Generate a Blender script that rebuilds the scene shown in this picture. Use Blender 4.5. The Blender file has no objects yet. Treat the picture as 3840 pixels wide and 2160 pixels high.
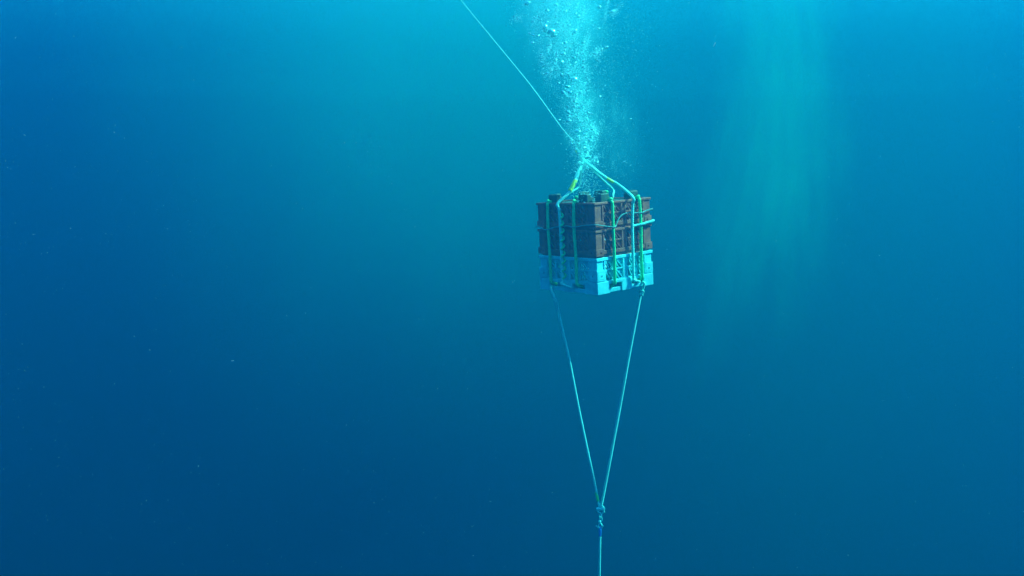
import bpy, bmesh, math, random
from mathutils import Vector, Matrix

# ---------------------------------------------------------------- camera, sky, sun, exposure
sc = bpy.context.scene
DEPTH, DEEP = 8.0, 62.0                       # camera below the surface, depth of the water
HF = math.radians(60); F = 1920/math.tan(HF/2); PITCH = math.radians(-8.2)
cam = bpy.data.cameras.new('camera'); co = bpy.data.objects.new('camera', cam); sc.collection.objects.link(co)
cam.angle = HF; cam.clip_end = 600; co.location = (0, 0, -DEPTH); co.rotation_euler = (math.radians(90)+PITCH, 0, 0)
sc.camera = co
SUN_EL, SUN_AZ = math.radians(43), math.radians(79)
w = bpy.data.worlds.new('World'); sc.world = w; w.use_nodes = True
nt = w.node_tree; bg = nt.nodes['Background']; st = nt.nodes.new('ShaderNodeTexSky'); st.sky_type = 'NISHITA'; st.sun_disc = False
st.sun_elevation = SUN_EL; st.sun_rotation = SUN_AZ
nt.links.new(st.outputs[0], bg.inputs[0]); bg.inputs[1].default_value = .15
sl = bpy.data.lights.new('sun', 'SUN'); so = bpy.data.objects.new('sun', sl); sc.collection.objects.link(so)
sl.energy = 5; sl.angle = math.radians(.5); sl.color = (1, .96, .74)
sd = Vector((math.sin(SUN_AZ)*math.cos(SUN_EL), math.cos(SUN_AZ)*math.cos(SUN_EL), math.sin(SUN_EL)))
so.rotation_euler = sd.to_track_quat('Z', 'Y').to_euler()
so.location = (20, 5, 20)
vs = sc.view_settings; vs.view_transform = 'Standard'; vs.look = 'None'; vs.gamma = 1; vs.use_curve_mapping = False
vs.exposure = 2.76
sc.cycles.volume_bounces = 3; sc.cycles.max_bounces = 10; sc.cycles.transparent_max_bounces = 24; sc.cycles.use_denoising = True
sc.cycles.sample_clamp_indirect = 10

SCATTER, ABSORB, GG = (.0002, .0081, .0186), (.165, .073, .059), .27     # sea water, per metre
UAZ = 49.0

def CLOUDS():
    white = (.15, 1.0, .93)
    a = cloud_mat('plume_fizz', 5.0, white, .35, 3.2, (1.6, 1.6, 1.3), .40, .72, 1.0, .5, 5)
    tint = (.03, 1.0, .50)
    b = cloud_mat('wake_veil', .36, tint, .3, 2.3, (2.6, 1.6, .75), .37, .70, .9, 1.05, 6)
    c = cloud_mat('broad_fill_veil', .18, tint, .25, 1.2, (1, 1, 1), .05, .8, 1.0, .35, 2)  # added scattering that lifts the water's brightness around the top centre
    d = cloud_mat('wide_fill_veil', .036, (.02, 1.0, .35), .25, 1.3, (1, 1, 1), .05, .85, .8, .35, 3, .75)  # added green scattering that brightens open water at centre and right
    e = cloud_mat('thin_fizz', 1.9, white, .35, 3.0, (1.6, 1.6, 1.3), .42, .72, 1.0, .6, 4)
    return [
     ('bubble_haze', 'milky core of the rising bubble plume just above the knot', at(2200, 720, 7.12), at(2155, 120, 7.7), .27, .26, a),
     ('bubble_haze', 'milky upper part of the bubble plume spreading at the top of the view', at(2145, 430, 7.5), at(2085, -380, 8.4), .56, .50, a),
     ('bubble_haze', 'thin milky cloud drifting off the right side of the bubble plume', at(2350, 800, 7.5), at(2250, 150, 7.8), .34, .3, e),
     ('bubble_and_fill_veil', 'pale veil of fine bubbles hanging at the right like a shaft of light', at(2820, -900, 15), at(2990, 1050, 13.5), 1.5, 1.6, b),
     ('bubble_and_fill_veil', 'lower left arm of the pale veil, curving down behind the crates', at(2900, 100, 14), at(2620, 1560, 12.5), 1.15, 1.3, b),
     ('bubble_and_fill_veil', 'lower right lobe of the pale veil, fading out level with the crates', at(2960, -50, 14), at(2950, 1450, 13), 1.25, 1.3, b),
     ('bubble_and_fill_veil', 'broad dim veil added to brighten the water left of the plume near the top', at(1650, -1400, 18), at(1350, 2300, 15), 7.8, 5, c),
     ('bubble_and_fill_veil', 'wide faint veil added to lighten and green the water behind the crates and to the right', at(2800, -2600, 14.5), at(2900, 3800, 14.5), 8.5, 6.0, d),
    ]
# ---------------------------------------------------------------- helpers
C = sc.collection
CAM = Vector(co.location)
FW = Vector((0, math.cos(PITCH), math.sin(PITCH))); UP = Vector((0, -math.sin(PITCH), math.cos(PITCH)))
rnd = random.Random(7)

def at(x, y, d):
    """world point seen at photo pixel (x, y), d metres along the view axis"""
    return CAM + FW*d + Vector((1, 0, 0))*((x-1920)/F*d) + UP*(-(y-1080)/F*d)

def tag(o, label=None, cat=None, group=None, kind=None):
    if label: o['label'] = label
    if cat: o['category'] = cat
    if group: o['group'] = group
    if kind: o['kind'] = kind
    return o

def empty(name, loc=(0, 0, 0), mat=None):
    o = bpy.data.objects.new(name, None); C.objects.link(o)
    o.empty_display_size = .1
    if mat is not None: o.matrix_world = mat
    else: o.location = loc
    return o

def link(name, me, parent=None):
    o = bpy.data.objects.new(name, me); C.objects.link(o)
    if parent is not None: o.parent = parent
    return o

class MB:
    def __init__(s): s.v, s.f, s.smooth = [], [], []
    def add(s, vs, fs, smooth=False):
        b = len(s.v); s.v += [tuple(p) for p in vs]; s.f += [tuple(i+b for i in f) for f in fs]; s.smooth += [smooth]*len(fs)
    def box(s, a, b, bev=.0):
        x0, y0, z0 = [min(p, q) for p, q in zip(a, b)]; x1, y1, z1 = [max(p, q) for p, q in zip(a, b)]
        s.add([(x0,y0,z0),(x1,y0,z0),(x1,y1,z0),(x0,y1,z0),(x0,y0,z1),(x1,y0,z1),(x1,y1,z1),(x0,y1,z1)],
              [(3,2,1,0),(4,5,6,7),(0,1,5,4),(1,2,6,5),(2,3,7,6),(3,0,4,7)])
    def build(s, name, mat, parent=None, bevel=0):
        me = bpy.data.meshes.new(name); me.from_pydata(s.v, [], s.f)
        me.polygons.foreach_set('use_smooth', s.smooth); me.materials.append(mat); me.update()
        o = link(name, me, parent)
        if bevel:
            m = o.modifiers.new('b', 'BEVEL'); m.width = bevel; m.segments = 2; m.limit_method = 'ANGLE'
        return o

def spline(pts, n=12):
    """Catmull-Rom through the points; radii may ride along as a 4th number"""
    P_ = [Vector(p) for p in pts]; P_ = [P_[0]*2-P_[1]] + P_ + [P_[-1]*2-P_[-2]]
    out = []
    for i in range(1, len(P_)-2):
        a, b, c, d = P_[i-1:i+3]
        for k in range(n):
            t = k/n
            out.append(.5*((2*b)+(c-a)*t+(2*a-5*b+4*c-d)*t*t+(3*b-a-3*c+d)*t**3))
    out.append(P_[-2]); return out

def resample(pts, step):
    out = [pts[0]]; acc = 0
    for a, b in zip(pts, pts[1:]):
        L = (b-a).length
        if L == 0: continue
        t = step-acc
        while t <= L: out.append(a+(b-a)*(t/L)); t += step
        acc = (acc+L) % step
    if (out[-1]-pts[-1]).length > step*.3: out.append(pts[-1])
    return out

def frames(pts):
    T = [(pts[min(i+1, len(pts)-1)]-pts[max(i-1, 0)]).normalized() for i in range(len(pts))]
    n = T[0].orthogonal().normalized(); fr = []
    for t in T:
        n = (n - t*n.dot(t)).normalized(); fr.append((n, t.cross(n)))
    return fr

def tube(mb, pts, r, sides=8, flat=1.0, cap=True, ref=None):
    fr = frames(pts); rs = r if isinstance(r, (list, tuple)) else [r]*len(pts)
    vs, fs = [], []
    for p, (a, b), rr in zip(pts, fr, rs):
        for k in range(sides):
            q = 2*math.pi*k/sides; vs.append(p + a*(math.cos(q)*rr) + b*(math.sin(q)*rr*flat))
    for i in range(len(pts)-1):
        for k in range(sides):
            k2 = (k+1) % sides; fs.append((i*sides+k, i*sides+k2, (i+1)*sides+k2, (i+1)*sides+k))
    if cap: fs += [tuple(range(sides))[::-1], tuple((len(pts)-1)*sides+k for k in range(sides))]
    mb.add(vs, fs, True)

def laid_rope(mb, pts, r, pitch=.045, sides=6, per=8, strands=3):
    """three-strand laid rope along a path: real twisted strands"""
    pts = resample(pts, pitch/per); fr = frames(pts)
    for s in range(strands):
        path = []
        for i, (p, (a, b)) in enumerate(zip(pts, fr)):
            q = 2*math.pi*(s/strands + i/per)
            path.append(p + (a*math.cos(q)+b*math.sin(q))*(r*.48))
        tube(mb, path, r*.56, sides)

def lumpy(mb, c, r, axes=(1, 1, 1), seed=0, amp=.25, seg=10, ring=7, rot=None):
    rr = random.Random(seed); ph = [rr.uniform(0, 6.28) for _ in range(6)]
    vs, fs = [], []
    for j in range(ring+1):
        th = math.pi*j/ring
        for i in range(seg):
            f = 2*math.pi*i/seg
            k = 1+amp*(math.sin(2*f+ph[0])*math.sin(th*2+ph[1])+.6*math.sin(3*f+ph[2])*math.sin(3*th+ph[3]))*math.sin(th)
            v = Vector((math.sin(th)*math.cos(f)*axes[0], math.sin(th)*math.sin(f)*axes[1], math.cos(th)*axes[2]))*(r*k)
            if rot: v = rot @ v
            vs.append(Vector(c)+v)
    for j in range(ring):
        for i in range(seg):
            i2 = (i+1) % seg; fs.append((j*seg+i, (j+1)*seg+i, (j+1)*seg+i2, j*seg+i2))
    mb.add(vs, fs, True)

# ---------------------------------------------------------------- materials
def newmat(name):
    m = bpy.data.materials.new(name); m.use_nodes = True; return m, m.node_tree, m.node_tree.nodes['Principled BSDF']

def plastic(name, c1, c2, rough=.45, scale=9, bump=.15):
    m, n, b = newmat(name)
    tc = n.nodes.new('ShaderNodeTexCoord'); no = n.nodes.new('ShaderNodeTexNoise'); no.inputs['Scale'].default_value = scale; no.inputs['Detail'].default_value = 6
    no.inputs['Roughness'].default_value = .65
    rp = n.nodes.new('ShaderNodeValToRGB'); rp.color_ramp.elements[0].position = .38; rp.color_ramp.elements[1].position = .68
    rp.color_ramp.elements[0].color = (*c1, 1); rp.color_ramp.elements[1].color = (*c2, 1)
    n.links.new(tc.outputs['Object'], no.inputs['Vector']); n.links.new(no.outputs['Fac'], rp.inputs[0]); n.links.new(rp.outputs[0], b.inputs['Base Color'])
    b.inputs['Roughness'].default_value = rough
    n2 = n.nodes.new('ShaderNodeTexNoise'); n2.inputs['Scale'].default_value = scale*8
    bp = n.nodes.new('ShaderNodeBump'); bp.inputs['Strength'].default_value = bump; bp.inputs['Distance'].default_value = .004
    n.links.new(tc.outputs['Object'], n2.inputs['Vector']); n.links.new(n2.outputs['Fac'], bp.inputs['Height']); n.links.new(bp.outputs[0], b.inputs['Normal'])
    return m

M_white = plastic('pale_plastic', (.07, .60, .64), (.12, .90, .93), .4, 6)
M_brown = plastic('brown_plastic', (.30, .065, .035), (.70, .175, .090), .5, 7)
M_dark = plastic('dark_plastic', (.03, .075, .045), (.07, .14, .08), .55)
M_rope = plastic('rope_fibre', (.16, .84, .70), (.22, .96, .84), .8, 60)
M_cord = plastic('thin_cord', (.12, .34, .30), (.24, .48, .42), .8, 60)
M_green = plastic('green_webbing', (.02, .74, .22), (.06, .92, .32), .6, 25)
M_yellow = plastic('yellow_tape', (.50, .85, .04), (.75, .95, .08), .5, 40)
M_gtape = plastic('green_tape', (.04, .85, .14), (.06, .95, .22), .5, 40)
M_blue = plastic('blue_tape', (.01, .20, .75), (.03, .30, .90), .5, 40)
M_speck = plastic('pale_speck', (.3, .5, .5), (.45, .62, .62), .6, 40)
m, n, b = newmat('galvanised_steel'); b.inputs['Base Color'].default_value = (.2, .95, .88, 1); b.inputs['Metallic'].default_value = .15; b.inputs['Roughness'].default_value = .35
no = n.nodes.new('ShaderNodeTexNoise'); no.inputs['Scale'].default_value = 80; mr = n.nodes.new('ShaderNodeMapRange'); mr.inputs[3].default_value = .25; mr.inputs[4].default_value = .55
n.links.new(no.outputs['Fac'], mr.inputs[0]); n.links.new(mr.outputs[0], b.inputs['Roughness']); M_steel = m

def bubble_mat(name, edge, core, metal=0.0):
    """air in water: mirror-bright where the light meets it at a grazing angle, see-through in the middle"""
    m = bpy.data.materials.new(name); m.use_nodes = True; n = m.node_tree; n.nodes.clear()
    out = n.nodes.new('ShaderNodeOutputMaterial'); mix = n.nodes.new('ShaderNodeMixShader'); tr = n.nodes.new('ShaderNodeBsdfTransparent')
    pr = n.nodes.new('ShaderNodeBsdfPrincipled'); pr.inputs['Base Color'].default_value = (.30, 1, .96, 1); pr.inputs['Roughness'].default_value = .22; pr.inputs['Metallic'].default_value = metal
    lw = n.nodes.new('ShaderNodeLayerWeight'); lw.inputs['Blend'].default_value = .5
    mr = n.nodes.new('ShaderNodeMapRange'); mr.inputs[3].default_value = core; mr.inputs[4].default_value = edge
    n.links.new(lw.outputs['Facing'], mr.inputs[0]); n.links.new(mr.outputs[0], mix.inputs[0])
    n.links.new(tr.outputs[0], mix.inputs[1]); n.links.new(pr.outputs[0], mix.inputs[2]); n.links.new(mix.outputs[0], out.inputs['Surface'])
    return m
M_bub = bubble_mat('air_bubble', 1.0, .6, .6)
M_mic = bubble_mat('micro_bubble', 1.0, .85)

def cloud_mat(name, density, color, g, nscale, stretch, lo, hi, power=1.0, warp=.35, detail=3, soak=0.0):
    """soft cloud of micro bubbles, or an added fill veil, filling an ellipsoid (object space is the unit ball)"""
    m = bpy.data.materials.new(name); m.use_nodes = True; n = m.node_tree; n.nodes.clear(); N = n.nodes.new; L = n.links.new
    out = N('ShaderNodeOutputMaterial'); vs_ = N('ShaderNodeVolumeScatter'); vs_.inputs['Color'].default_value = (*color, 1); vs_.inputs['Anisotropy'].default_value = g
    tc = N('ShaderNodeTexCoord'); mp = N('ShaderNodeMapping'); mp.inputs['Scale'].default_value = stretch
    no = N('ShaderNodeTexNoise'); no.inputs['Scale'].default_value = nscale; no.inputs['Detail'].default_value = detail; no.inputs['Roughness'].default_value = .6
    L(tc.outputs['Object'], mp.inputs[0]); L(mp.outputs[0], no.inputs['Vector'])
    # warped radius
    wsub = N('ShaderNodeVectorMath'); wsub.operation = 'SUBTRACT'; wsub.inputs[1].default_value = (.5, .5, .5)
    wmul = N('ShaderNodeVectorMath'); wmul.operation = 'SCALE'; wmul.inputs['Scale'].default_value = warp
    wadd = N('ShaderNodeVectorMath'); wadd.operation = 'ADD'
    no2 = N('ShaderNodeTexNoise'); no2.inputs['Scale'].default_value = 1.6; no2.inputs['Detail'].default_value = 2
    L(tc.outputs['Object'], no2.inputs['Vector']); L(no2.outputs['Color'], wsub.inputs[0]); L(wsub.outputs[0], wmul.inputs[0])
    L(tc.outputs['Object'], wadd.inputs[0]); L(wmul.outputs[0], wadd.inputs[1])
    ln = N('ShaderNodeVectorMath'); ln.operation = 'LENGTH'; L(wadd.outputs[0], ln.inputs[0])
    fo = N('ShaderNodeMapRange'); fo.interpolation_type = 'SMOOTHSTEP'
    fo.inputs[1].default_value = .92; fo.inputs[2].default_value = 0; fo.inputs[3].default_value = 0; fo.inputs[4].default_value = 1
    L(ln.outputs['Value'], fo.inputs[0])
    pw = N('ShaderNodeMath'); pw.operation = 'POWER'; pw.inputs[1].default_value = power; L(fo.outputs[0], pw.inputs[0])
    nr = N('ShaderNodeMapRange'); nr.inputs[1].default_value = lo; nr.inputs[2].default_value = hi; L(no.outputs['Fac'], nr.inputs[0])
    mu = N('ShaderNodeMath'); mu.operation = 'MULTIPLY'; L(pw.outputs[0], mu.inputs[0]); L(nr.outputs[0], mu.inputs[1])
    m2 = N('ShaderNodeMath'); m2.operation = 'MULTIPLY'; m2.inputs[1].default_value = density; L(mu.outputs[0], m2.inputs[0])
    L(m2.outputs[0], vs_.inputs['Density'])
    if not soak: L(vs_.outputs[0], out.inputs['Volume'])
    else:                                        # added absorption that cuts the excess blue on the sun side
        va = N('ShaderNodeVolumeAbsorption'); va.inputs['Color'].default_value = (0, 1, .0, 1); m3 = N('ShaderNodeMath'); m3.operation = 'MULTIPLY'; m3.inputs[1].default_value = soak
        ad2 = N('ShaderNodeAddShader'); L(m2.outputs[0], m3.inputs[0]); L(m3.outputs[0], va.inputs['Density']); L(vs_.outputs[0], ad2.inputs[0]); L(va.outputs[0], ad2.inputs[1]); L(ad2.outputs[0], out.inputs['Volume'])
    return m

def ball_mesh(name, sub=3):
    bm = bmesh.new(); bmesh.ops.create_icosphere(bm, subdivisions=sub, radius=1); me = bpy.data.meshes.new(name); bm.to_mesh(me); bm.free()
    me.polygons.foreach_set('use_smooth', [True]*len(me.polygons)); return me

def cloud(name, label, a, b, width, depth, mat):
    """ellipsoid from world point a to b (long axis), with half width and half depth"""
    me = ball_mesh(name, 3); me.materials.append(mat); o = link(name, me)
    ax = (b-a); L_ = ax.length/2; z = ax.normalized(); y = (FW - z*FW.dot(z)).normalized(); x = y.cross(z)
    R_ = Matrix((x, y, z)).transposed().to_4x4()
    o.matrix_world = Matrix.Translation((a+b)/2) @ R_ @ Matrix.Diagonal((width, depth, L_, 1))
    return tag(o, label, 'bubble cloud', None, 'stuff')

# ---------------------------------------------------------------- the water
def coef(node, c, inv=False):
    k = max(c)*1.0001; node.inputs['Density'].default_value = k
    node.inputs['Color'].default_value = tuple((1-x/k) if inv else x/k for x in c)+(1,)
RW = 70
mb = MB(); mb.box((-RW, -RW, -DEEP), (RW, RW, 0))
m = bpy.data.materials.new('clear_sea_water'); m.use_nodes = True; n = m.node_tree; n.nodes.clear()
out = n.nodes.new('ShaderNodeOutputMaterial'); s_ = n.nodes.new('ShaderNodeVolumeScatter'); a_ = n.nodes.new('ShaderNodeVolumeAbsorption'); ad = n.nodes.new('ShaderNodeAddShader')
coef(s_, SCATTER); s_.inputs['Anisotropy'].default_value = GG; coef(a_, ABSORB, True)
n.links.new(s_.outputs[0], ad.inputs[0]); n.links.new(a_.outputs[0], ad.inputs[1]); n.links.new(ad.outputs[0], out.inputs['Volume'])
o = mb.build('haze', m); tag(o, 'clear blue sea water filling the whole view', 'water', None, 'stuff')
# the far, deep water behind everything: an open-topped shell outside the haze
M_deep = plastic('deep_water', (.002, .02, .06), (.003, .028, .075), .9, .05, 0)
mb = MB(); K = RW+3
ring = [(K*math.cos(2*math.pi*i/48)*1.45, K*math.sin(2*math.pi*i/48)*1.45) for i in range(48)]
mb.add([(x, y, z) for z in (-1, -DEEP-3) for x, y in ring], [(i, (i+1) % 48, 48+(i+1) % 48, 48+i) for i in range(48)]+[tuple(range(48, 96))], True)
o = mb.build('sea_water', M_deep); tag(o, 'deep open blue water fading to navy at the lower left', None, None, 'structure')

# ---------------------------------------------------------------- the crates
S = .64
def vec_az(d): d = math.radians(d); return Vector((math.sin(d), math.cos(d), 0))
U_, V_ = vec_az(UAZ), vec_az(UAZ-90)
base = at(2243, 1108, 6.65)
STK = Matrix.Translation(base) @ Matrix.Rotation(math.radians(-3.1), 4, 'Y') @ Matrix((U_, V_, Vector((0, 0, 1)))).transposed().to_4x4()
def loc(u, v, z): return STK @ Vector((u*S, v*S, z))
# side frames: (u along, inward, up); side 0 = right-hand face, 1 = left-hand face, 2 and 3 = the far faces
def side_pt(k, a, d, z):
    """a 0..S along the face from its nearer corner, d metres inward, z up; local coordinates"""
    return [(a, d, z), (d, a, z), (a, S-d, z), (S-d, a, z)][k]
def sbox(mb, k, a0, a1, d0, d1, z0, z1): mb.box(side_pt(k, a0, d0, z0), side_pt(k, a1, d1, z1))

def prism(mb, k, poly, d0, d1):
    """polygon in the face plane [(a, z)...] made solid between depths d0 and d1"""
    n_ = len(poly); vs = [side_pt(k, a, d0, z) for a, z in poly]+[side_pt(k, a, d1, z) for a, z in poly]
    fs = [tuple(range(n_)), tuple(range(2*n_-1, n_-1, -1))]+[(i, i+n_, (i+1) % n_+n_, (i+1) % n_) for i in range(n_)]
    mb.add(vs, fs)

def plate(mb, k, cuts_a, cuts_z, holes, d0, d1):
    """flat slab on face k made of a grid of cells with some cells left open, one connected mesh"""
    na, nz = len(cuts_a), len(cuts_z); vs = [side_pt(k, a, d, z) for d in (d0, d1) for z in cuts_z for a in cuts_a]
    I = lambda i, j, l: l*na*nz+j*na+i; on_ = lambda i, j: 0 <= i < na-1 and 0 <= j < nz-1 and (i, j) not in holes
    fs = []
    for i in range(na-1):
        for j in range(nz-1):
            if not on_(i, j): continue
            for l in (0, 1): fs.append((I(i, j, l), I(i+1, j, l), I(i+1, j+1, l), I(i, j+1, l))[::1 if l == 0 else -1])
            if not on_(i-1, j): fs.append((I(i, j, 0), I(i, j+1, 0), I(i, j+1, 1), I(i, j, 1)))
            if not on_(i+1, j): fs.append((I(i+1, j+1, 0), I(i+1, j, 0), I(i+1, j, 1), I(i+1, j+1, 1)))
            if not on_(i, j-1): fs.append((I(i+1, j, 0), I(i, j, 0), I(i, j, 1), I(i+1, j, 1)))
            if not on_(i, j+1): fs.append((I(i, j+1, 0), I(i+1, j+1, 0), I(i+1, j+1, 1), I(i, j+1, 1)))
    used = sorted({v for f in fs for v in f}); mp_ = {v: n for n, v in enumerate(used)}
    mb.add([vs[v] for v in used], [tuple(mp_[v] for v in f) for f in fs])

def crate(name, label, z0, h, mat, nest, skirt, group=None, top=False):
    root = empty(name, mat=STK @ Matrix.Translation((S/2, S/2, z0))); tag(root, label, 'crate', group)
    inv = Matrix.Translation((-S/2, -S/2, 0))
    def fin(mb, nm, mt=None, bev=.003):
        mb.v = [tuple(inv @ Vector(p)) for p in mb.v]; return mb.build(nm, mt or mat, root, bev)
    rim = .024 if not nest else .018
    w0, w1 = skirt, h-rim                       # window zone
    mid = (w0+w1)/2; rl = .006
    # rim bars, butted corners
    for k in range(4):
        mb = MB(); e = 0 if k in (0, 2) else .0282
        sbox(mb, k, e, S-e, 0, .028, h-rim, h); fin(mb, 'rim_bar')
    # floor grid
    mb = MB(); zf = .03 if nest else .034
    for i in range(9):
        c = .05+i*(S-.1)/8; mb.box((c-.008, .034, zf-.012), (c+.008, S-.034, zf)); mb.box((.034, c-.008, zf-.0265), (S-.034, c+.008, zf-.0125))
    tag(fin(mb, 'floor_grid', None, 0), kind='stuff')
    zl = skirt+.012 if not nest else skirt*.25; zp = zl+(.068 if not nest else .052); cw = .083
    A0, A1 = cw, S-cw
    for k in range(4):
        E_ = 0 if k in (0, 2) else 1                    # faces 1 and 3 butt against the thickness of faces 0 and 2
        for end in (0, 1):
            m_ = (lambda a: a) if end == 0 else (lambda a: S-a)
            mb = MB(); c0 = .009 if not E_ else .0304
            sbox(mb, k, m_(c0), m_(cw), .009, .030, zp, h-rim); fin(mb, 'corner_post')
            c0 = .001 if not E_ else .0264; hz = zl+.022
            mb = MB(); plate(mb, k, sorted(map(m_, (c0, .043, .057, cw))), (zl, hz-.007, hz+.007, zp), {(1, 1)}, .0005, .026)
            fin(mb, 'corner_pad', None, .0015)
        for a in (A0, .292, S-.308, A1-.014):
            mb = MB(); sbox(mb, k, a, a+.014, .003, .022, w0, w1); fin(mb, 'upright', None, .0015)
        for a in (.186, S-.198):
            mb = MB(); sbox(mb, k, a, a+.012, .004, .02, w0, w1); fin(mb, 'upright', None, .0015)
        for a0, a1 in ((A0+.0142, .1858), (.1982, .2918), (S-.2938, S-.1982), (S-.1858, A1-.0142)):
            mb = MB(); sbox(mb, k, a0, a1, .006, .019, mid-rl, mid+rl); fin(mb, 'mid_rail', None, .0015)
        mb = MB(); sbox(mb, k, .3065, S-.3085, .008, .018, w0, w1); fin(mb, 'centre_panel', None, .0015)
        cell = [(A0+.014, .186), (.198, .292), (S-.294, S-.198), (S-.186, A1-.014)]
        for (a0, a1) in cell:
            flip = (k in (1, 3))                     # the braces lean the same way in the picture on both near faces
            for (z_0, z_1) in ((w0, mid-rl), (mid+rl, w1)):
                t = .0045
                pa, pb = (a0, a1) if not flip else (a1, a0)
                d_ = t if pb > pa else -t
                for off in (0, .34):
                    q0 = pa+(pb-pa)*off*.55; q1 = pb-(pb-pa)*(.45-off*.8 if off == 0 else .0)
                    mb = MB(); prism(mb, k, [(q0, z_1), (q0+d_*2, z_1), (q1, z_0), (q1-d_*2, z_0)], .005+off*.006, .017); fin(mb, 'brace', None, 0)
                mb = MB(); prism(mb, k, [(pa+(pb-pa)*.30, z_1), (pb, z_1), (pb, z_0+(z_1-z_0)*.12)], .0185, .0215); fin(mb, 'web', None, 0)
        if not nest:
            sl = [(.135, .270), (.385, .530)]; e = .0 if not E_ else .0262
            mb = MB(); plate(mb, k, (e, sl[0][0], sl[0][1], sl[1][0], sl[1][1], S-e), (0, .070, skirt-.009), {(1, 0), (3, 0)}, .001, .026); fin(mb, 'skirt')
            mb = MB(); sbox(mb, k, e, S-e, .008, .024, skirt-.0088, skirt-.0002); fin(mb, 'ledge', None, 0)
            for end in (0, 1):
                m_ = (lambda a: a) if end == 0 else (lambda a: S-a); c0 = .001 if not E_ else .0264
                mb = MB(); sbox(mb, k, m_(c0), m_(cw), .0005, .0078 if 0 else .026, skirt+.0002, zl-.0002); fin(mb, 'corner_pad', None, 0)
            for (s0, s1) in sl:
                mb = MB(); sbox(mb, k, s0+.0003, s1-.0003, .010, .030, .004, .034); fin(mb, 'slot_bar')
        else:
            mb = MB(); sbox(mb, k, .030, S-.030, .016, .028, -.02, skirt*.42); fin(mb, 'nesting_wall')
            mb = MB(); sbox(mb, k, .0835, S-.0835, .004, .024, skirt*.42, skirt-.0002); fin(mb, 'skirt')
    if top:
        mb = MB(); mb.box((.03, .03, h-.018), (S-.03, S-.03, h-.008)); fin(mb, 'lid', M_dark)
        for k in range(4):
            for a in (.155, S-.155):
                mb = MB(); sbox(mb, k, a-.046, a+.046, .036, .082, h-.0075, h+.060); fin(mb, 'stacking_lug', M_dark, .006)
                mb = MB(); sbox(mb, k, a-.030, a+.030, .083, .114, h-.0075, h+.040); fin(mb, 'stacking_lug', M_dark, .006)
    return root

crate('plastic_crate', 'pale blue white lattice crate at the bottom of the stack, sunlit on its right face', 0, .276, M_white, False, .102)
crate('plastic_crate', 'brown lattice crate in the middle, sitting directly on the pale crate', .276, .208, M_brown, True, .053)
crate('plastic_crate', 'topmost brown lattice crate with dark lugs standing up round its lid', .484, .208, M_brown, True, .053, None, True)
HT = .692

# ---------------------------------------------------------------- green straps
def strap(k, a, label, lift=.0, out=.015):
    root = empty('green_strap', mat=STK @ Matrix.Translation(side_pt(k, a, 0, 0))); tag(root, label, 'strap', 'green straps holding the crates together')
    inv = Matrix.Translation(-Vector(side_pt(k, a, 0, 0)))
    P3 = lambda d, z, da=0: inv @ Vector(side_pt(k, a+da, d, z))
    w = .003*math.sin(a*50)
    path = spline([P3(.045, .045), P3(.018, .056), P3(-out*.8, .070), P3(-out, .12), P3(-out, .30, w), P3(-out-.002, .50, -w), P3(-out, HT-.03, w), P3(-out*.7, HT-.004), P3(.004, HT+.006), P3(.024, HT+.006+lift)], 6)
    mb = MB(); tube(mb, path, .0140, 10, .9); mb.build('webbing', M_green, root)
    mb = MB(); lumpy(mb, P3(-.002, HT+.016+lift), .0155, (1.1, 1, .7), int(a*100)+k, .25); lumpy(mb, P3(.006, HT+.024+lift, .012), .008, (1.4, .8, .7), k+5, .3); mb.build('knot', M_green, root)
    return root
strap(0, .175, 'bright green strap on the sunlit right face, nearest the front corner')
strap(0, .488, 'bright green strap on the sunlit right face, nearest the right corner')
strap(1, .205, 'shaded green strap on the left face, nearest the front corner')
strap(1, .492, 'shaded green strap on the left face, nearest the left corner')
strap(2, .17, 'strap on the hidden back left face, its green knot at the left of the lid')
strap(2, .46, 'strap on the hidden back left face, its green knot near the lid middle')
strap(3, .20, 'green strap on the hidden back right face, nearest the right corner', .0)
strap(3, .47, 'green strap end standing up behind the lid, left of the thin rear rope', .03)

# ---------------------------------------------------------------- tow line and upper bridle
K0 = at(2187, 605, 7.12)
root = empty('tow_line', K0); tag(root, 'thin pale tow line running from the bridle knot up to the top left', 'rope')
tl = [K0]+[at(*p) for p in ((2172, 580, 7.15), (2147, 529, 7.35), (2103, 475, 7.7), (2056, 410, 8.1), (1990, 320, 8.8), (1917, 230, 9.6), (1853, 152, 10.6), (1729, 0, 13), (1640, -120, 16), (1560, -230, 20))]
mb = MB(); pth = [p-K0 for p in spline(tl, 10)]; laid_rope(mb, pth, .0052, .05, 5, 6); mb.build('line', M_rope, root)
mb = MB(); p0, p1, p2 = at(2172, 580, 7.15)-K0, at(2161, 558, 7.22)-K0, at(2148, 532, 7.3)-K0
tube(mb, spline([p0, p1, p2], 6), [.010, .013, .015, .016, .016, .016, .015, .014, .013, .011, .010, .009, .008], 8); mb.build('tape_wrap', M_yellow, root)
mb = MB(); laid_rope(mb, spline([at(2195, 612, 7.1)-K0, at(2180, 592, 7.13)-K0, at(2160, 552, 7.2)-K0, at(2140, 520, 7.4)-K0], 8), .010, .03, 5, 6); mb.build('splice', M_rope, root)

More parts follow.
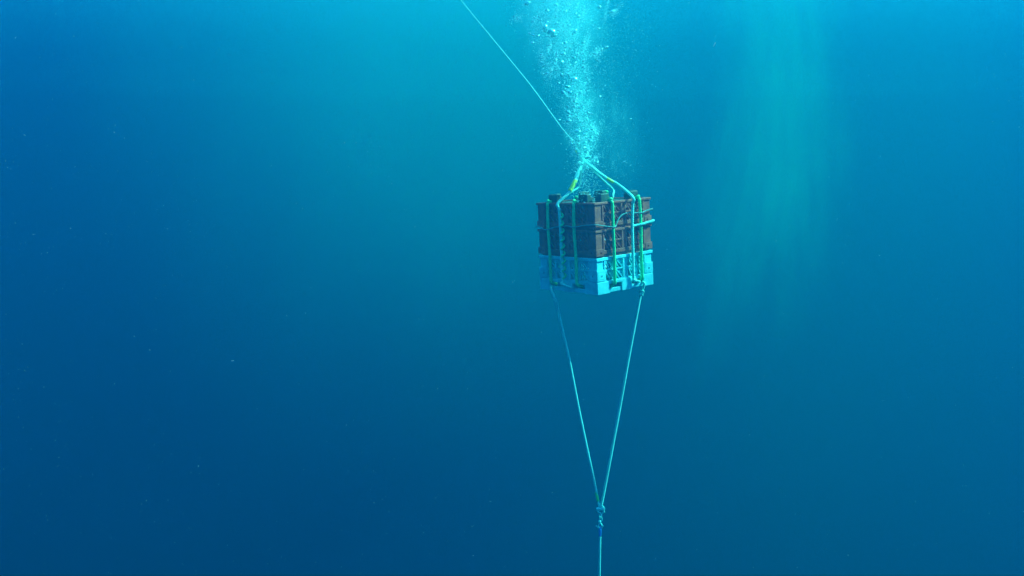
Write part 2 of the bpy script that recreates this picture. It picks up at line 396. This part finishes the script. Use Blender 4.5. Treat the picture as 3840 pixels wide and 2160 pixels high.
def on(k, a, d, z): return STK @ Vector(side_pt(k, a, d, z))
root = empty('lifting_bridle', K0); tag(root, 'four leg rope bridle from the knot in the bubbles down the crate sides', 'bridle')
aL, aR = .55*S, .60*S
legL = [K0, at(2168, 650, 6.98), at(2152, 690, 6.88), at(2132, 724, 6.84), on(1, aL+.012, -.028, HT-.005), on(1, aL+.002, -.024, HT-.05), on(1, aL, -.020, .50), on(1, aL+.004, -.018, .3), on(1, aL+.002, -.020, .10), on(1, aL-.004, -.018, .062)]
legR = [K0, at(2215, 622, 7.02), at(2250, 650, 6.97), at(2283, 673, 6.96), at(2322, 695, 6.97), on(0, aR-.004, -.042, HT+.015), on(0, aR+.002, -.032, HT-.04), on(0, aR, -.022, .50), on(0, aR, -.020, .3), on(0, aR-.004, -.020, .12), on(0, aR+.004, -.016, .065)]
for pts in (legL, legR):
    mb = MB(); laid_rope(mb, [p-K0 for p in spline(pts, 12)], .0122, .044, 6, 8); mb.build('rope_leg', M_rope, root)
legB = [K0, at(2225, 640, 7.2), at(2262, 676, 7.35), at(2300, 712, 7.48), on(3, .64*S, -.01, HT+.01), on(3, .64*S, -.02, HT-.1), on(3, .64*S, -.02, .3), on(3, .64*S, -.02, .07)]
legC = [K0, at(2178, 650, 7.3), at(2170, 700, 7.45), on(2, .5*S, -.01, HT+.02), on(2, .5*S, -.02, HT-.1), on(2, .5*S, -.02, .3), on(2, .5*S, -.02, .07)]
for pts in (legB, legC):
    mb = MB(); laid_rope(mb, [p-K0 for p in spline(pts, 12)], .008, .044, 5, 8); mb.build('rope_leg', M_rope, root)
# eye splices: thicker doubled rope near the knot
mb = MB()
laid_rope(mb, [p-K0 for p in spline([K0, at(2166, 655, 6.96), at(2154, 688, 6.87)], 10)], .017, .05, 6, 8)
laid_rope(mb, [p-K0 for p in spline([K0, at(2212, 622, 7.02), at(2252, 653, 6.96), at(2275, 669, 6.95)], 10)], .0125, .05, 6, 8)
lumpy(mb, (0, 0, 0), .024, (1, 1, 1.2), 3, .2); mb.build('splice', M_rope, root)
mb = MB(); tube(mb, [p-K0 for p in spline([at(2158, 676, 6.88), at(2148, 697, 6.86), at(2137, 716, 6.84)], 8)], .0165, 10); mb.build('tape_wrap', M_yellow, root)
mb = MB(); tube(mb, [p-K0 for p in spline([at(2270, 665, 6.955), at(2284, 674, 6.955), at(2300, 684, 6.96)], 8)], .0118, 10); mb.build('tape_wrap', M_yellow, root)
# foot hitch of the left leg
mb = MB(); laid_rope(mb, [p-K0 for p in spline([on(1, aL+.022, -.024, .072), on(1, aL-.02, -.028, .062), on(1, aL-.065, -.022, .048), on(1, aL-.085, -.012, .040)], 8)], .009, .04, 5, 8)
lumpy(mb, on(1, aL, -.026, .066)-K0, .016, (1.3, 1, 1), 8, .25); mb.build('hitch', M_rope, root)
mb = MB(); lumpy(mb, on(0, aR+.004, -.022, .066)-K0, .017, (1.2, 1, 1), 9, .25)
laid_rope(mb, [p-K0 for p in spline([on(0, aR+.005, -.022, .066), on(0, aR+.05, -.022, .052), on(0, aR+.085, -.006, .044)], 8)], .009, .04, 5, 8); mb.build('hitch', M_rope, root)
# green twine spiralling round the left leg
pth = resample(spline([on(1, aL-.007, -.010, z) for z in (HT-.06, .55, .42, .3, .2, .10)], 8), .006)
mb = MB(); fr = frames(pth); hp = []
for i, (p, (a, b2)) in enumerate(zip(pth, fr)):
    q = 2*math.pi*i*.006/.058; hp.append(p+(a*math.cos(q)+b2*math.sin(q))*.0125-K0)
tube(mb, hp, .0085, 6); mb.build('green_twine', M_green, root)

# ---------------------------------------------------------------- lashing round the stack
root = empty('lashing_cord', on(0, 0, 0, .45)); tag(root, 'thin dull green cord looped slackly round the brown crates', 'cord'); o0 = root.location.copy()
def cordpath(pts, r, nm, mt, laid=True, pitch=.03):
    mb = MB(); pp = [p-o0 for p in spline(pts, 10)]
    if laid: laid_rope(mb, pp, r, pitch, 5, 6)
    else: tube(mb, pp, r, 6)
    mb.build(nm, mt, root)
cordpath([on(3, .02, -.008, .57), on(2, .1, -.008, .5), on(2, -.006, -.006, .50)][2:]+[on(1, S+.004, -.004, .51), on(1, S-.06, -.008, .498), on(1, .51, -.031, .485), on(1, .42, -.012, .505), on(1, aL, -.010, .512), on(1, .28, -.010, .517), on(1, .205, -.031, .512), on(1, .12, -.010, .523), on(1, .02, -.008, .530), on(0, .01, -.010, .528), on(0, .08, -.012, .515), on(0, .175, -.031, .497)], .0048, 'cord', M_cord)
cordpath([on(0, .175, -.033, .497), on(0, .205, -.016, .505), on(0, .235, -.012, .545), on(0, .275, -.012, .578), on(0, .33, -.012, .590), on(0, aR, -.012, .592), on(0, .43, -.012, .585), on(0, .488, -.031, .582), on(0, .56, -.010, .590), on(0, S+.003, -.006, .600), on(3, .05, -.008, .59), on(3, .5, -.008, .56)], .0062, 'cord', M_cord)
root = empty('tie_rope', on(0, aR, -.02, .46)); tag(root, 'short bright rope lying level across the right face just above its middle', 'rope'); o0 = root.location.copy()
cordpath([on(0, aR+.012, -.020, .488), on(0, .44, -.022, .490), on(0, .488, -.034, .494), on(0, .56, -.020, .499), on(0, S-.01, -.018, .505), on(0, S+.012, -.008, .508), on(3, .01, -.014, .508), on(3, .12, -.010, .5)], .0105, 'strand', M_rope, True, .044)

# ---------------------------------------------------------------- lower bridle
J = at(2252, 1905, 7.12)
root = empty('lower_bridle', J); tag(root, 'two legged rope bridle hanging in a V under the pale crate', 'bridle')
L0 = [on(1, .50, .006, .036), on(1, .50, -.012, .02), at(2078, 1112, 6.98), at(2090, 1148, 7.0), at(2104, 1215, 7.02), at(2133, 1340, 7.05), at(2172, 1540, 7.08), at(2212, 1730, 7.1), at(2240, 1862, 7.12), at(2247, 1900, 7.12)]
R0 = [on(0, .515, .006, .036), on(0, .512, -.014, .02), at(2402, 1108, 7.0), at(2392, 1160, 7.01), at(2360, 1330, 7.04), at(2326, 1520, 7.08), at(2287, 1730, 7.1), at(2264, 1852, 7.12), at(2257, 1885, 7.12), at(2253, 1904, 7.12)]
for pts, r in ((L0, .0100), (R0, .0110)):
    mb = MB(); laid_rope(mb, [p-J for p in spline(pts, 12)], r, .044, 6, 8); mb.build('rope_leg', M_rope, root)
mb = MB(); tube(mb, [p-J for p in spline([at(2235, 1845, 7.12), at(2239, 1862, 7.12), at(2243, 1880, 7.12)], 8)], .0118, 10); mb.build('tape_wrap', M_gtape, root)
mb = MB(); c = at(2405, 1096, 6.99)-J; lumpy(mb, c, .019, (1, 1, 1.25), 12, .25)
laid_rope(mb, [Vector(p)+c for p in spline([(-.017, -.012, .018), (.012, -.02, .012), (.018, .0, -.002), (-.01, -.02, -.008), (-.016, -.008, -.018), (.012, -.018, -.022)], 8)], .0065, .03, 5, 6); mb.build('knot', M_rope, root)
mb = MB(); c = at(2083, 1125, 6.99)-J; lumpy(mb, c, .011, (1, 1, 1.3), 14, .25)
tube(mb, [Vector(p)+c for p in spline([(-.022, -.012, .012), (-.005, -.016, -.006), (.014, -.012, -.022)], 6)], .0035, 6); mb.build('knot', M_rope, root)

def torus(mb, c, R1, r, nrm, ax=(1, 1), arc=1.0, seg=20, start=0):
    nrm = Vector(nrm).normalized(); x = nrm.orthogonal().normalized()
    x = (Vector((0, 0, 1)) - nrm*nrm.z).normalized() if abs(nrm.z) < .9 else x; y = nrm.cross(x)
    pts = [Vector(c)+x*(math.cos(start+2*math.pi*arc*i/seg)*R1*ax[0])+y*(math.sin(start+2*math.pi*arc*i/seg)*R1*ax[1]) for i in range(seg+1)]
    tube(mb, pts, r, 8)
pz = 7.12/F
root = empty('shackle_assembly', J); tag(root, 'steel shackle and swivel joining the V bridle to the single line below', 'shackle')
mb = MB(); tube(mb, [Vector((-.034, 0, -.012)), Vector((-.030, 0, -.011)), Vector((.030, 0, -.003)), Vector((.034, 0, -.002))], [.009, .0145, .0145, .009], 12); mb.build('pin', M_steel, root)
mb = MB(); torus(mb, (.0, 0, -.022), .028, .0055, (.15, 1, 0), (1.2, .85), .55, 14, math.pi*.45)
tube(mb, [Vector((-.03, -.006, -.012)), Vector((-.016, -.008, -.035)), Vector((.0, -.006, -.046))], .006, 8); tube(mb, [Vector((.012, -.004, .024)), Vector((.026, -.008, .008)), Vector((.032, -.008, -.004))], .005, 8)
tube(mb, [Vector((.022, -.006, -.016)), Vector((.034, -.008, -.034))], .005, 8); mb.build('bow', M_steel, root)
mb = MB(); torus(mb, (.0, 0, -.068), .018, .0042, (.8, .5, 0), (1.3, .8)); torus(mb, (.004, 0, -.094), .015, .004, (-.3, 1, 0), (1.3, .8)); mb.build('chain_link', M_steel, root)
mb = MB(); tube(mb, [Vector((-.004, 0, -.104)), Vector((-.006, 0, -.112)), Vector((-.004, 0, -.126)), Vector((-.002, 0, -.134))], [.006, .011, .010, .006], 10); mb.build('swivel', M_steel, root)
mb = MB(); torus(mb, (.0, 0, -.152), .020, .005, (.2, 1, 0), (1.1, .75)); tube(mb, [Vector((.008, -.01, -.133)), Vector((.022, -.012, -.152))], .0045, 8); tube(mb, [Vector((-.034, -.004, -.150)), Vector((-.02, -.002, -.160))], .0045, 8); mb.build('end_shackle', M_steel, root)

A = J+Vector((0, 0, -.172)); root = empty('anchor_line', A); tag(root, 'single laid rope dropping straight down out of the bottom of the view', 'rope')
bot = at(2250, 2160, 7.12); dirv = Vector((0, 0, -1))
mb = MB(); laid_rope(mb, [Vector((0, 0, 0)), Vector((-.001, 0, -.3)), Vector((.0, 0, -1.0)), Vector((.0, 0, -4))], .0100, .04, 6, 8); mb.build('strand', M_rope, root)
mb = MB(); tube(mb, [Vector((0, 0, .012)), Vector((0, 0, -.01)), Vector((-.0005, 0, -.06)), Vector((-.0005, 0, -.068))], [.006, .0112, .0112, .009], 10); mb.build('tape_wrap', M_blue, root)

# ---------------------------------------------------------------- bubbles
axis = [(620, 2192, 26, 7.12), (560, 2192, 42, 7.14), (500, 2186, 58, 7.2), (430, 2174, 66, 7.3), (350, 2155, 72, 7.4), (280, 2145, 84, 7.55), (200, 2130, 105, 7.7), (120, 2105, 130, 7.85), (50, 2095, 150, 8.0), (-60, 2090, 180, 8.2), (-200, 2080, 220, 8.5)]
def axis_at(y):
    for (y1, x1, w1, d1), (y0, x0, w0_, d0) in zip(axis, axis[1:]):
        if y0 <= y <= y1:
            t = (y-y0)/(y1-y0); return x0+(x1-x0)*t, w0_+(w1-w0_)*t, d0+(d1-d0)*t
    return (axis[0][1], axis[0][2], axis[0][3]) if y > 600 else (axis[-1][1], axis[-1][2], axis[-1][3])
# named big bubbles, photo pixel position, half width, half height (px), tilt
big = [(2154, 300, 14, 11), (2068, 121, 13, 12), (2076, 134, 10, 7), (2112, 203, 11, 6), (2087, 203, 3, 9), (2153, 217, 7, 5), (2110, 234, 5, 7), (2129, 326, 9, 5), (2112, 348, 7, 7), (2138, 347, 7, 6),
       (2156, 382, 6, 4), (2166, 388, 5, 3), (2156, 399, 5, 4), (2178, 405, 10, 8), (2186, 399, 6, 5), (2164, 492, 13, 6), (2133, 455, 9, 6), (2170, 463, 11, 4), (2146, 317, 5, 4), (2127, 277, 8, 4),
       (2134, 280, 5, 4), (2018, 135, 6, 4), (2001, 133, 5, 3), (1998, 160, 6, 4), (2050, 84, 7, 5), (2029, 76, 4, 4), (2247, 28, 7, 7), (2246, 107, 5, 3), (2274, 178, 7, 6), (2189, 229, 5, 4),
       (2192, 536, 8, 4), (2169, 541, 6, 5), (2142, 539, 4, 4), (2205, 591, 10, 5), (2237, 607, 7, 3), (2191, 313, 6, 3), (2096, 452, 5, 5), (2178, 345, 6, 3), (2120, 160, 6, 4), (2052, 40, 7, 5),
       (2085, 20, 8, 6), (2120, 45, 7, 5), (2170, 62, 6, 5), (2135, 95, 6, 4), (2365, 447, 5, 3), (2340, 607, 6, 2), (2030, 205, 4, 3), (2250, 360, 5, 3), (2062, 170, 6, 4), (2170, 512, 5, 3)]
special = {0: 'largest air bubble, a bright round dome halfway up the plume',
           1: 'upper bubble of the bright ragged pair near the top left of the plume', 2: 'lower bubble of the bright ragged pair near the top left of the plume',
           3: 'wide flat bubble below the ragged pair, beside a thin upright one', 4: 'thin upright sliver of a bubble left of the wide flat one',
           13: 'biggest bubble in the tight cluster right of the tow line', 15: 'long flat bubble just above the yellow tape of the tow line'}
bmesh_ = {}
for i in range(5):
    mb = MB(); lumpy(mb, (0, 0, 0), 1, (1, .9, 1), 30+i, .10+.03*i, 16, 10); 
    # flatten the underside into a cap
    mb.v = [(x, y, z if z > 0 else z*.55) for x, y, z in mb.v]
    me = bpy.data.meshes.new('air_bubble'); me.from_pydata(mb.v, [], mb.f); me.polygons.foreach_set('use_smooth', [True]*len(mb.f)); me.materials.append(M_bub); bmesh_[i] = me
for i, (x, y, hw, hh) in enumerate(big):
    _, w, d = axis_at(y); d += rnd.uniform(-.34, -.18); o = link('air_bubble', bmesh_[i % 5]); o.location = at(x, y, d); s = d/F
    o.scale = (hw*s*1.2, hw*s*1.1, hh*s*1.2); o.rotation_euler = (rnd.uniform(-.3, .3), rnd.uniform(-.5, .5) if i not in (0, 3, 15) else .1, rnd.uniform(0, 6))
    if i in special: tag(o, special[i], 'bubble', 'large air bubbles in the plume')
    else:
        shape = 'flat' if hw > hh*1.45 else 'upright' if hh > hw*1.1 else 'round'
        where = ('near the top edge of the plume' if y < 110 else 'in the upper plume, left of its core' if y < 250 and x < 2085 else 'in the upper plume' if y < 270 else
                 'in the middle of the plume' if y < 370 else 'in the cluster level with the lower tow line' if y < 430 else 'just above the yellow tape' if y < 560 else 'beside the knot')
        if x > 2225: where = 'drifting alone to the right of the plume, '+('high up' if y < 250 else 'level with the plume foot')
        tag(o, shape+' air bubble '+where, 'bubble', 'large air bubbles in the plume')

def icos(sub):
    bm = bmesh.new(); bmesh.ops.create_icosphere(bm, subdivisions=sub, radius=1)
    v = [tuple(p.co) for p in bm.verts]; f = [tuple(q.index for q in fc.verts) for fc in bm.faces]; bm.free(); return v, f
OCT = ([(1,0,0),(-1,0,0),(0,1,0),(0,-1,0),(0,0,1),(0,0,-1)], [(0,2,4),(2,1,4),(1,3,4),(3,0,4),(2,0,5),(1,2,5),(3,1,5),(0,3,5)])
ICO = icos(1)
import numpy as np
def swarm(name, items, proto, mat, label, cat):
    pv = np.array(proto[0]); pf = np.array(proto[1]); n_ = len(items)
    c = np.array([i[0] for i in items]); sx = np.array([i[1] for i in items])[:, None]; sz = np.array([i[2] for i in items])[:, None]; tl_ = np.array([i[3] for i in items])[:, None]
    X = pv[None, :, 0]*sx; Y = pv[None, :, 1]*sx; Z = pv[None, :, 2]*sz
    X2 = X*np.cos(tl_)-Z*np.sin(tl_); Z2 = X*np.sin(tl_)+Z*np.cos(tl_)
    V = np.stack([X2, Y, Z2], -1)+c[:, None, :]; Fc = (pf[None]+(np.arange(n_)*len(pv))[:, None, None]).reshape(-1, 3)
    me = bpy.data.meshes.new(name); V = V.reshape(-1, 3)
    me.vertices.add(len(V)); me.vertices.foreach_set('co', V.ravel()); me.loops.add(Fc.size); me.loops.foreach_set('vertex_index', Fc.ravel().astype(np.int32))
    me.polygons.add(len(Fc)); me.polygons.foreach_set('loop_start', np.arange(0, Fc.size, 3, dtype=np.int32)); me.polygons.foreach_set('use_smooth', np.ones(len(Fc), bool)); me.update(calc_edges=True)
    me.materials.append(mat); o = link(name, me); return tag(o, label, cat, None, 'stuff')

g = rnd.gauss; items = []
# wisps: filaments that wander through the plume so the small bubbles gather in strings and knots
wisps = []
for i in range(120):
    y = rnd.uniform(-120, 610); x, w, d = axis_at(y); wisps.append((x+g(0, .5)*w, y, d+g(0, .10), rnd.uniform(9, 34), rnd.uniform(-.9, .5), rnd.uniform(8, 44)))
for i in range(38000):
    if rnd.random() < .78:
        wx, wy, wd, sp, sl, ln = rnd.choice(wisps); t = g(0, 1); x = wx+sl*t*ln*.6+g(0, sp*.4); y = wy+t*ln*.8; d = wd+g(0, .05)
    else:
        y = 620-rnd.random()**.75*800; x0, w, d = axis_at(y); x = x0+g(0, .55)*w; d += g(0, .16)
        x += 30*math.sin(y*.02+d*9)
    if y > 700: continue
    r = min(.0055, .0012*math.exp(abs(g(0, .55)))) ; items.append((at(x, y, d), r*1.1, r, g(0, .6)))
# thin spray drifting off to the right and round the knot, and down over the lid
for i in range(3800):
    y = rnd.uniform(-50, 720); t = max(0, (620-y)/620); x = 2260+g(0, 75)+t*40*math.sin(y*.013); d = 7.2+g(0, .3)+t*.5
    if y > 650 and rnd.random() < .5: continue
    r = .0011*math.exp(abs(g(0, .45))); items.append((at(x, y, d), r*1.3, r*.8, g(.2, .5)))
for i in range(1300):
    y = rnd.uniform(610, 760); x = 2195+g(0, 30); d = 6.95+g(0, .14); r = .0013*math.exp(abs(g(0, .5))); items.append((at(x, y, d), r*1.6, r*.8, g(-.3, .5)))
swarm('micro_bubbles', items, OCT, M_mic, 'fizz of countless tiny bubbles rising from the knot to the top of the view', 'bubbles')
items = []
for i in range(1500):
    if rnd.random() < .6:
        wx, wy, wd, sp, sl, ln = rnd.choice(wisps); t = g(0, 1); x = wx+sl*t*ln*.5+g(0, sp*.5); y = wy+t*ln*.8; d = wd-.05+g(0, .05)
    else:
        y = 640-rnd.random()**.8*780; x0, w, d = axis_at(y); x = x0+g(0, .45)*w; d += g(0, .12)-.05
    d -= abs(g(0, .12)); r = .0027*math.exp(abs(g(0, .62))); items.append((at(x, y, d), r*rnd.uniform(1.2, 2.1), r*.75, g(0, .7)))
swarm('small_bubbles', items, ICO, M_bub, 'small round bubbles scattered through the rising plume', 'bubbles')

# milky body of the plume and the veils of fine bubbles further off, with two added fill veils
for nm, lb, a, b, w, dp, mt in CLOUDS(): cloud(nm, lb, a, b, w, dp, mt)

# ---------------------------------------------------------------- specks in the water
items = []
for i in range(6500):
    d = rnd.uniform(3.5, 12); x = rnd.uniform(-100, 3940); y = rnd.uniform(-50, 2200); r = d/F*min(1.3, .44*math.exp(abs(g(0, .45))))
    items.append((at(x, y, d), r*1.5, r*.8, rnd.uniform(-1.5, 1.5)))
swarm('drifting_particles', items, OCT, M_speck, 'tiny pale specks of plankton and debris suspended throughout the water', 'particles')
for (x, y, d, hl, hw, t, lb) in ((2679, 167, 5.0, 9, 2.0, 1.08, 'tiny bright silvery sliver hanging right of the plume near the top'), (872, 1353, 5.0, 6, 1.0, .15, 'faint pale level sliver in the dark water at lower left')):
    root = empty('floating_sliver', at(x, y, d)); tag(root, lb, 'debris')
    mb = MB(); s = d/F; pts = [Vector((math.cos(t)*q, .0, math.sin(t)*q)) for q in (-hl*s, -hl*s*.6, 0, hl*s*.5, hl*s)]
    tube(mb, pts, [hw*s*.3, hw*s, hw*s*1.1, hw*s*.8, hw*s*.25], 8, .5); mb.build('body', M_speck, root)
